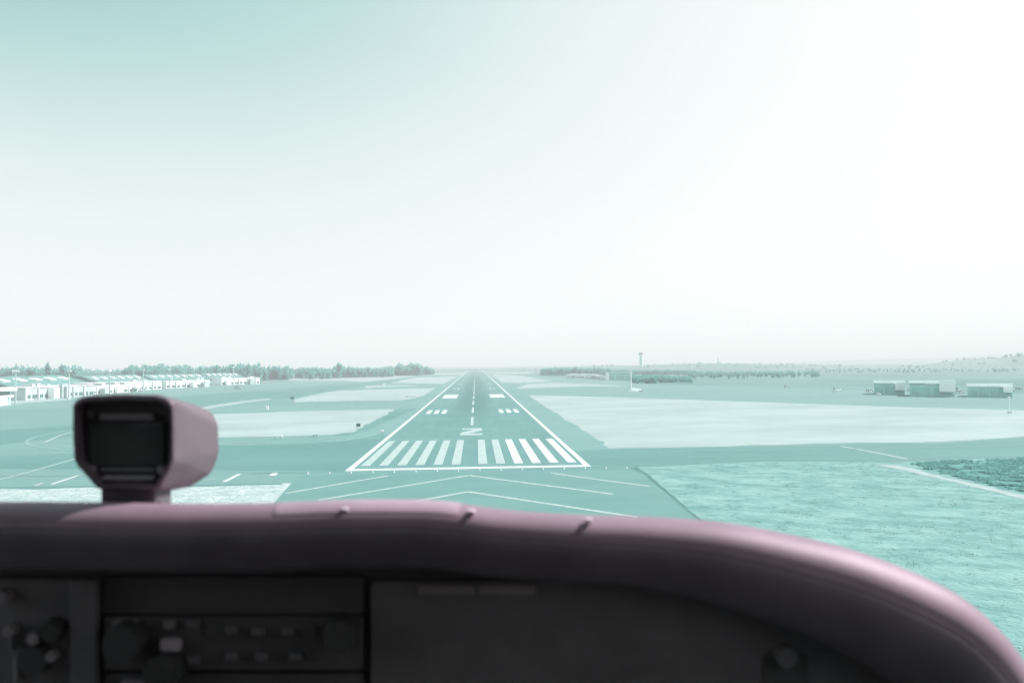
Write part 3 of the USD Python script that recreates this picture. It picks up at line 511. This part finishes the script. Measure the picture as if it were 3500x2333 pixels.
# ------------------------------------------------------------------ right side structures
def hangar(label, c0, c1, D, h, depth, blocks, roof_x=(0, 1), roofmat='hangar_roof', wallmat='teal_wall', doors=3, D1=None):
    a, rz, L = frame2(c0, D, c1, D1 or D)
    t = thing('hangar', label, 'hangar', (a[0], a[1], 0), rz)
    obj('wall', box(0, L, 0, depth, 0, h), M[wallmat], t)
    obj('roof', trimesh.convex.convex_hull(np.array([(x, y, z) for x in (-.4, L+.4) for y, z in ((-.6, h), (depth+.6, h), (depth/2, h+1.6), (-.6, h+.35), (depth+.6, h+.35))])), M[roofmat], t)
    for i in range(doors): obj('door', box(L*(i+.1)/doors, L*(i+.9)/doors, -.25, -.001, 0, h*.68), M['teal_door'], t)
    obj('fascia', box(L*roof_x[0], L*roof_x[1], -.9, -.602, h-.1, h+.5), M['skylight_white'], t)
    for b0, b1, z0, z1 in blocks: obj('end_block', box(L*b0, L*b1, -3.0, -.92, z0, z1), M['white_wall'], t)
hangar('teal hangar with white upper block, leftmost of the right hangars', 2985, 3090, 465, 6.2, 18, [(.70, 1.0, 2.6, 6.0)], (0.05, .75), doors=3)
hangar('dark wide hangar with tall white block at its right end', 3107, 3262, 445, 6.6, 22, [(.66, 1.0, 2.6, 8.6)], (.35, .6), doors=2)
hangar('long low hangar with thin white roof edge at the right picture edge', 3304, 3458, 445, 5.2, 18, [(.8, 1.0, 2.6, 5.0)], (0, 1), doors=4)
hangar('big dark hangar with white left end below the control tower', 2070, 2166, 850, 7.4, 30, [(0, .12, 0, 7.2)], (0, .1), 'dark_roof', 'teal_wall', 3)
a, rz, L = frame2(1936, 1030, 2068, 880)
t = thing('low_building', 'row of low pale buildings left of the big dark hangar', 'building', (a[0], a[1], 0), rz)
rg = np.random.default_rng(5); x = 0.0
while x < L-8:
    w = rg.uniform(10, 24); h = rg.uniform(3, 5.5); w = min(w, L-x)
    b = obj('block', box(x, x+w-1, 0, 12, 0, h), M[['white_wall', 'pale_wall'][int(rg.integers(2))]], t); obj('roof', box(x-.2, x+w-.8, -.3, 12.3, h, h+.3), M['pale_wall'], t); obj('window', box(x+1.5, x+w-3, -.08, -.001, 1, 2), M['dark_glass'], t); x += w
# control tower
p = at(2191, 2000); hb = height_of(2191, 1203, 2000)
t = thing('control_tower', 'slender airport control tower with flared cab against white sky', 'control tower', (p[0], p[1], 0))
obj('shaft', trimesh.creation.revolve(np.array([(0, 0), (4.6, 0), (4.1, 6), (3.8, hb*.5), (3.7, hb-8.5), (5.6, hb-5.2), (0, hb-5.2)]), sections=20), M['teal_wall'], t, smooth=35)
cab = obj('cab', trimesh.creation.revolve(np.array([(0, hb-5.2), (4.8, hb-5.2), (6.0, hb-1.6), (0, hb-1.6)]), sections=16), M['dark_glass'], t)
obj('mullion', cat_([cyl((4.85*math.cos(k*math.pi/8), 4.85*math.sin(k*math.pi/8), hb-5.2), (6.08*math.cos(k*math.pi/8), 6.08*math.sin(k*math.pi/8), hb-1.6), .15, n=5) for k in range(16)]), M['grey_metal'], cab)
obj('roof', trimesh.creation.revolve(np.array([(0, hb-1.6), (6.5, hb-1.6), (6.2, hb-.7), (3, hb), (0, hb)]), sections=16), M['pale_wall'], t)
obj('antenna', cyl((0, 0, hb), (0, 0, hb+3), .12, .05, 6), M['grey_metal'], t)
p = at(2455, 2250); h0 = height_of(2455, 1241, 2300); h1 = height_of(2455, 1216, 2250)
t = thing('radio_mast', 'small mast with block at its foot on the right ridge', 'mast', (p[0], p[1], h0-4))
obj('pole', cyl((0, 0, 0), (0, 0, h1-h0+4), 1.3, .5, 6), M['grey_metal'], t); obj('cabin', box(-4, 6, -3, 3, 3.5, 8.5), M['teal_wall'], t); obj('platform', box(-2, 2, -2, 2, (h1-h0)*.72, (h1-h0)*.72+1.4), M['grey_metal'], t)
# pale light poles on the right
def pole(label, c, py, ytop, r, arm):
    p = g(c, py); D = math.hypot(p[0]-CAM[0], p[1]); h = height_of(c, ytop, D)
    t = thing('lamp_post', label, 'lamp post', (p[0], p[1], 0), 0, None)
    obj('pole', cyl((0, 0, 0), (0, 0, h), r, r*.6, 8), M['white_wall'], t, smooth=True); obj('lamp_head', box(-arm, arm, -.2, .2, h-.25, h), M['white_wall'], t); obj('base', box(-.5, .5, -.5, .5, 0, .6), M['pale_wall'], t)
pole('pale lamp post on the apron before the big dark hangar', 2157, 1334, 1268, .5, .9); pole('thin pale post at the far right edge of the grass field', 3451, 1411, 1355, .13, .4)
p = g(2160, 1336)
pile = meshkit.noise(np.random.default_rng(2).normal(size=(40, 3)), 1); rv = np.random.default_rng(4)
obj('rubble_pile', trimesh.convex.convex_hull(rv.normal(0, 1, (60, 3))*[2.6, 1.6, .8]+[p[0]+1.5, p[1], .2]), M['pale_wall'], label='pale heap at the foot of the apron lamp post', cat='heap')

# ------------------------------------------------------------------ small airfield furniture
tl = None
for k in range(16):
    x = -29 + 58*k/15.0
    if tl is None:
        tl = thing('threshold_light', 'small pale light fitting in the row just before the threshold bar', 'runway light', (x, T-2.6, L3), 0, 'threshold lights')
        obj('housing', cyl((0, 0, 0), (0, 0, .16), .16, .1, 8), M['white_wall'], tl); obj('lamp', rbox(-.09, .09, -.09, .09, .16, .28, .04), M['skylight_white'], tl)
    else: dup(tl, 'small pale light fitting in the row just before the threshold bar', 'runway light', (x, T-2.6, L3), 0, 'threshold lights')
pa = None
for k in range(4):
    p = g(1391+10*k, 1357)
    lab = ['leftmost', 'second from left', 'third from left', 'rightmost'][k] + ' of four white light boxes in the row left of the aiming block'
    if pa is None:
        pa = thing('slope_light_box', lab, 'light box', (p[0], p[1], 0), 0, 'approach slope light boxes')
        obj('box', rbox(-.9, .9, -.6, .6, .5, 1.4, .1), M['white_wall'], pa); obj('leg', box(-.7, -.6, -.3, .3, 0, .5), M['grey_metal'], pa); obj('leg', box(.6, .7, -.3, .3, 0, .5), M['grey_metal'], pa)
    else: dup(pa, lab, 'light box', (p[0], p[1], 0), 0, 'approach slope light boxes')
def signbox(label, c, py, w, h, mat, name='airfield_sign', cat='sign'):
    p = g(c, py); t = thing(name, label, cat, (p[0], p[1], 0)); obj('board', rbox(-w/2, w/2, -.18, .18, .35, h, .06), M[mat], t)
    for s in (-1, 1): obj('leg', box(s*w*.3-.05, s*w*.3+.05, -.05, .05, 0, .36), M['grey_metal'], t)
signbox('dark boxy sign on the edge of the nearest left grass island', 1225, 1461, 1.3, 1.35, 'dark_metal')
signbox('small white sign beside the taxi curve left of the stripes', 1306, 1479, 1.0, .9, 'white_wall')
signbox('small white sign above the left end of the nearest island', 913, 1403, 1.3, 2.2, 'white_wall')
signbox('dark sign at the tip of the grass island by the touchdown blocks', 999, 1365, 2.2, 1.5, 'dark_metal')
signbox('white sign on the lower edge of the grass island by the touchdown blocks', 1069, 1370, 1.4, 1.6, 'white_wall')
signbox('low pale sign on the bottom edge of the nearest island, right of compass', 948, 1498, 2.6, .9, 'white_wall')
signbox('low pale sign on the bottom edge of the nearest island, farther right', 1078, 1494, 1.6, .8, 'pale_wall')
signbox('white sign by the sliver of grass between far taxiways', 1312, 1318, 2.4, 2.4, 'white_wall')

# ------------------------------------------------------------------ the aircraft the picture is taken from: local x right, y forward, z up from the eye
AM = Gf.Matrix4d(*RT, 0, *FW, 0, *UP, 0, *CAM, 1)
ac = thing('light_aircraft', 'dark cockpit dashboard of a light aircraft along the bottom', 'aircraft', matrix=AM)
YD = 0.74
def lp(px, py, y): return ((px-W_/2)/FPX*y, y, -(py-H_/2)/FPX*y)
crest = [(-420, 1724), (0, 1722), (330, 1724), (620, 1729), (900, 1727), (1180, 1717), (1350, 1716), (1500, 1719), (1600, 1732), (1700, 1747), (1850, 1760), (2000, 1768), (2200, 1774), (2380, 1785), (2465, 1793), (2697, 1834), (2918, 1887), (3139, 1967), (3305, 2047), (3415, 2130), (3500, 2224), (3560, 2340), (3590, 2480), (3600, 2700)]
from scipy.interpolate import PchipInterpolator
cp = np.array([[lp(a, b, YD)[0], lp(a, b, YD)[2]] for a, b in crest]); ss = np.r_[0, np.cumsum(np.linalg.norm(np.diff(cp, axis=0), axis=1))]
sv = np.linspace(0, ss[-1], 260); C = np.c_[PchipInterpolator(ss, cp[:, 0])(sv), PchipInterpolator(ss, cp[:, 1])(sv)]
from scipy.ndimage import gaussian_filter1d
C = gaussian_filter1d(C, 2.2, axis=0, mode='nearest')
Tn = np.gradient(C, axis=0); Tn /= np.linalg.norm(Tn, axis=1)[:, None]; Nn = np.c_[-Tn[:, 1], Tn[:, 0]]
sec = [(-.16, .40), (-.085, .24), (-.03, .10), (-.010, .045), (-.003, .025), (0, .012), (-.002, .002), (-.0055, -.0045), (-.010, -.009), (-.015, -.0115), (-.021, -.0125), (-.032, -.0125), (-.046, -.011), (-.058, -.007), (-.066, .0), (-.069, .010), (-.068, .03), (-.058, .05)]
def sweep(sec, widen=None):
    v = []
    for (c, n, k) in zip(C, Nn, range(len(C))):
        w = 1.0 if widen is None else widen[k]
        for dn, dy in sec: v.append([c[0]+n[0]*dn*w, YD+dy*w if dy < .05 else YD+dy, c[1]+n[1]*dn*w])
    m, n_ = len(sec), len(C); i = np.arange(m*n_).reshape(n_, m)
    f = np.stack([i[:-1, :-1], i[1:, :-1], i[1:, 1:], i[:-1, 1:]], -1).reshape(-1, 4)
    return np.array(v), f
wd = 1.0 + .75*np.clip((C[:, 0]-.1)/.42, 0, 1)
gs = obj('glareshield', sweep(sec[:11], wd), M['glareshield_vinyl'], ac, smooth=True)
obj('edge_pad', sweep([(-.0195, -.0095), (-.0205, -.0118), (-.0225, -.0135), (-.027, -.0142), (-.036, -.0142)] + sec[12:], wd), M['pad_shaded'], gs, smooth=True)  # front face of the same pad, its shade painted as a darker colour
for a, b in ((1177, 1737), (1610, 1744), (2011, 1773)):
    q = lp(a, b, YD-.006); obj('screw', rbox(q[0]-.004, q[0]+.004, q[1]-.002, q[1]+.004, q[2]-.0035, q[2]+.0006, .0016), M['screw_metal'], gs, smooth=True)
def sub(i0, i1, sc):
    v = []
    for c, n, w in zip(C[i0:i1], Nn[i0:i1], wd[i0:i1]):
        for dn, dy in sc: v.append([c[0]+n[0]*dn*w, YD+dy*w, c[1]+n[1]*dn*w])
    m, n_ = len(sc), i1-i0; i = np.arange(m*n_).reshape(n_, m)
    return np.array(v), np.stack([i[:-1, :-1], i[1:, :-1], i[1:, 1:], i[:-1, 1:]], -1).reshape(-1, 4)
ia, ib = [int(np.argmin(abs(C[:, 0]-lp(px, 1720, YD)[0]))) for px in (940, 1597)]
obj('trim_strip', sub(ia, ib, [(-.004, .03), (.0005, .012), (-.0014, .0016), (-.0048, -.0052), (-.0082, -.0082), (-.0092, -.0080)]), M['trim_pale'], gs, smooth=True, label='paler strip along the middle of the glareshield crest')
# panel plate under the glareshield
YP = .775
inner = C - Nn*.03*wd[:, None]
pts = [tuple(p) for p in inner[::4]] + [(inner[-1, 0], -.75), (inner[0, 0], -.75)]
v, f = trimesh.creation.triangulate_polygon(Polygon(pts).buffer(0), engine='earcut')
pl = trimesh.creation.extrude_polygon(Polygon(pts).buffer(0), .01, engine='earcut')
pl.vertices = np.c_[pl.vertices[:, 0], YP+pl.vertices[:, 2], pl.vertices[:, 1]]; pl.fix_normals()
ip = obj('instrument_panel', pl, M['panel_black'], ac)
def slab(name, ax, ay, bx, by, mat, d0=.012, d1=0.0, r=.003, parent=ip, label=None):
    y = YP-d0; p, q = lp(ax, by, y), lp(bx, ay, y); return obj(name, rbox(p[0], q[0], y, YP-d1-.0005, p[2], q[2], r), M[mat], parent, smooth=30, label=label)
def knob(px, py, r, mat='knob_black', l=.022, y=None):
    y = YP-.012 if y is None else y; q = lp(px, py, y-l/2)
    body = cyl((q[0], y+.001, q[2]), (q[0], y-l, q[2]), r, r*.85, 18); obj('knob', body, M[mat], ip, smooth=40)
gl = inner - Nn*.012*wd[:, None]; q0, q1 = lp(1275, 1975, YP), lp(3600, 2700, YP)
gpoly = Polygon([tuple(p) for p in gl[::4]] + [(gl[-1, 0], -.75), (gl[0, 0], -.75)]).buffer(0).intersection(shapely.box(q0[0], q1[2], q1[0], q0[2])).buffer(-.006).buffer(.006)
gm = trimesh.creation.extrude_polygon(gpoly, .0095, engine='earcut'); gm.vertices = np.c_[gm.vertices[:, 0], YP-.0100+gm.vertices[:, 2], gm.vertices[:, 1]]; gm.fix_normals(); obj('glovebox_panel', gm, M['panel_grey'], ip)
slab('placard', 1428, 2000, 1625, 2033, 'label_grey', .0135, .0095, .001); slab('placard', 1632, 2001, 1832, 2031, 'label_grey', .0135, .0095, .001)
slab('switch_panel', -500, 1975, 335, 2700, 'panel_grey', .010); slab('switch_panel', 235, 1980, 333, 2700, 'panel_grey', .018, .0105)
slab('radio_bay', 348, 1965, 1250, 2095, 'bay_black', .003); slab('radio', 350, 2108, 1238, 2292, 'panel_black', .014); slab('radio', 350, 2300, 1238, 2480, 'panel_black', .012)
slab('radio_display', 700, 2130, 1080, 2180, 'bay_black', .0155, .0138, .0008)
knob(430, 2190, .022); knob(1165, 2165, .018); knob(560, 2290, .02)
slab('button', 540, 2184, 612, 2232, 'button_pale', .024, .0135, .004); slab('button', 556, 2122, 596, 2150, 'label_grey', .019, .0135, .002); slab('button', 385, 2112, 474, 2150, 'label_grey', .017, .0135, .003)
for k, (x, yy) in enumerate(((660, 2130), (790, 2150), (880, 2155), (985, 2155), (660, 2255), (790, 2240), (895, 2242), (1010, 2240))): slab('button', x-22, yy-14, x+22, yy+14, 'panel_grey', .018, .0156, .002)
for x, yy, r, m in ((12, 2036, .0075, 'label_grey'), (38, 2150, .007, 'label_grey'), (122, 2175, .0075, 'label_grey'), (184, 2236, .0065, 'label_grey'), (120, 2250, .017, 'knob_black'), (180, 2150, .012, 'knob_black')): knob(x, yy, r, m, .012, YP-.010)
slab('switch', 25, 2165, 48, 2225, 'panel_grey', .018, .0105); slab('switch', 44, 2235, 66, 2333, 'label_grey', .016, .0105); slab('placard', 415, 2318, 505, 2345, 'label_grey', .014, .0125, .001)
slab('pocket', 2610, 2240, 2760, 2420, 'bay_black', .0108, .0102, .0003); knob(2685, 2240, .012, 'panel_grey', .01, YP-.010)
# unseen cabin around the eye, roof and doors shaped to shade the dash: roof, rear wall, doors with window openings, floor
shell = []
obj('cabin_roof', rbox(-1.05, .62, -2.2, .56, .31, .36, .02), M['headliner'], ac); obj('cabin_rear', rbox(-1.05, .62, -2.25, -2.2, -1.1, .3, .01), M['cabin_trim'], ac); obj('cabin_floor', rbox(-1.05, .62, -2.2, 1.1, -1.15, -1.1, .01), M['cabin_trim'], ac)
for x in (.60, -1.08):
    obj('door', cat_([box(x, x+.04, -2.2, .62, -1.1, -.22), box(x, x+.04, -2.2, -.9, -.219, .3), box(x, x+.04, -.5, .30, -.219, .3)]), M['cabin_trim'], ac)
obj('seat', cat_([rbox(-.3, .25, -.55, .0, -.75, -.6, .04), rbox(-.3, .25, -.7, -.5, -.6, .05, .04)]), M['cabin_trim'], ac)
# the compass on the glareshield
cm = thing('magnetic_compass', 'boxy grey cockpit compass with dark face on the dashboard', 'compass', matrix=AM)
YC, YB = .765, .885
def hullpx(pts, r):
    s = trimesh.creation.icosphere(1, r); return trimesh.convex.convex_hull(np.vstack([s.vertices+np.array(lp(*p)) for p in pts]))
fr = [(263, 1378, YC), (300, 1362, YC), (420, 1357, YC), (545, 1360, YC), (584, 1378, YC), (588, 1480, YC), (586, 1575, YC), (540, 1660, YC), (345, 1660, YC), (268, 1575, YC), (262, 1480, YC)]
bk = [(600, 1374, YB-.05), (660, 1390, YB-.03), (715, 1415, YB), (734, 1450, YB), (737, 1550, YB), (712, 1610, YB-.01), (650, 1652, YB-.03), (570, 1668, YB-.07), (470, 1420, YB), (470, 1600, YB)]
hs = hullpx(fr+bk+[(322, 1388, .795), (322, 1600, .795), (345, 1650, .80)], .0035)
hm = manifold3d.Manifold(manifold3d.Mesh(np.asarray(hs.vertices, np.float32), np.asarray(hs.faces, np.uint32))).refine_to_length(.003).to_mesh()
hs = trimesh.Trimesh(hm.vert_properties[:, :3], hm.tri_verts); hs = trimesh.smoothing.filter_taubin(hs, lamb=.5, nu=.505, iterations=120)
RIM = ((264, 1388), (296, 1370), (420, 1365), (548, 1368), (584, 1388), (588, 1480), (584, 1574), (536, 1653), (350, 1653), (272, 1572), (264, 1480))
def prism(y0, y1, k=1.0):                       # the rim's outline carried straight back from the face of the compass
    P = [np.array(lp(425+(x-425)*k, 1510+(yy-1510)*k, YC)) for x, yy in RIM]
    return trimesh.convex.convex_hull(np.vstack([p*[1, 0, 1]+[0, y, 0] for p in P for y in (y0, y1)]))
pk = prism(YC-.02, YC+.020)
def mani(m): return manifold3d.Manifold(manifold3d.Mesh(np.asarray(m.vertices, np.float32), np.asarray(m.faces, np.uint32)))
body = mani(hs) - mani(pk)
obj('housing', body, M['compass_grey'], cm, smooth=35)
def cslab(name, ax, ay, bx, by, y0, y1, mat, r=.002):
    p, q = lp(ax, by, y0), lp(bx, ay, y0); obj(name, rbox(p[0], q[0], y0, y1, p[2], q[2], r), M[mat], cm, smooth=30)
obj('faceplate', prism(YC+.012, YC+.0198, .985), M['compass_black'], cm)
cslab('window', 305, 1442, 560, 1592, YC+.008, YC+.0118, 'compass_glass', .0015)
cslab('top_bar', 338, 1410, 526, 1436, YC+.006, YC+.0118, 'label_grey'); cslab('top_clip', 296, 1400, 318, 1428, YC+.008, YC+.0118, 'panel_grey'); cslab('bottom_bar', 338, 1598, 530, 1614, YC+.007, YC+.0118, 'panel_grey')
cslab('bottom_bar', 345, 1626, 526, 1644, YC+.003, YC+.0118, 'label_grey')
for x in (314, 552): q = lp(x, 1604, YC+.008); obj('screw', cyl((q[0], YC+.0118, q[2]), (q[0], YC+.005, q[2]), .0045, .004, 14), M['label_grey'], cm)
cslab('mount', 342, 1662, 532, 1760, YC+.012, YC+.05, 'compass_black', .003)
for k, x in enumerate((398, 420, 450, 470)): cslab('adjuster', x, 1648, x+13, 1668+6*(k % 2), YC+.004, YC+.0119, 'label_grey', .001)
obj('foot', trimesh.convex.convex_hull(np.vstack([np.array(lp(*p)) for p in [(330, 1722, YC+.02), (566, 1726, YC+.02), (330, 1752, YC+.01), (575, 1752, YC+.01), (330, 1722, YC+.06), (560, 1722, YC+.06), (534, 1690, YC+.022), (534, 1690, YC+.05), (330, 1752, YC+.06), (570, 1752, YC+.06)]])), M['compass_grey'], cm)

# ------------------------------------------------------------------ the air
HZ = usdkit.material(stage, '/World/Looks/haze_air', {'v': ('principled_volume', {'color': (0.985, 1.0, 1.0), 'density': 0.00038, 'anisotropy': 0.0})}, [], volume='v.volume')
obj('haze', box(-15000, 15000, -15000, 15500, -12, 150), HZ, label='pale haze over the whole airfield', cat='haze', kind='stuff')
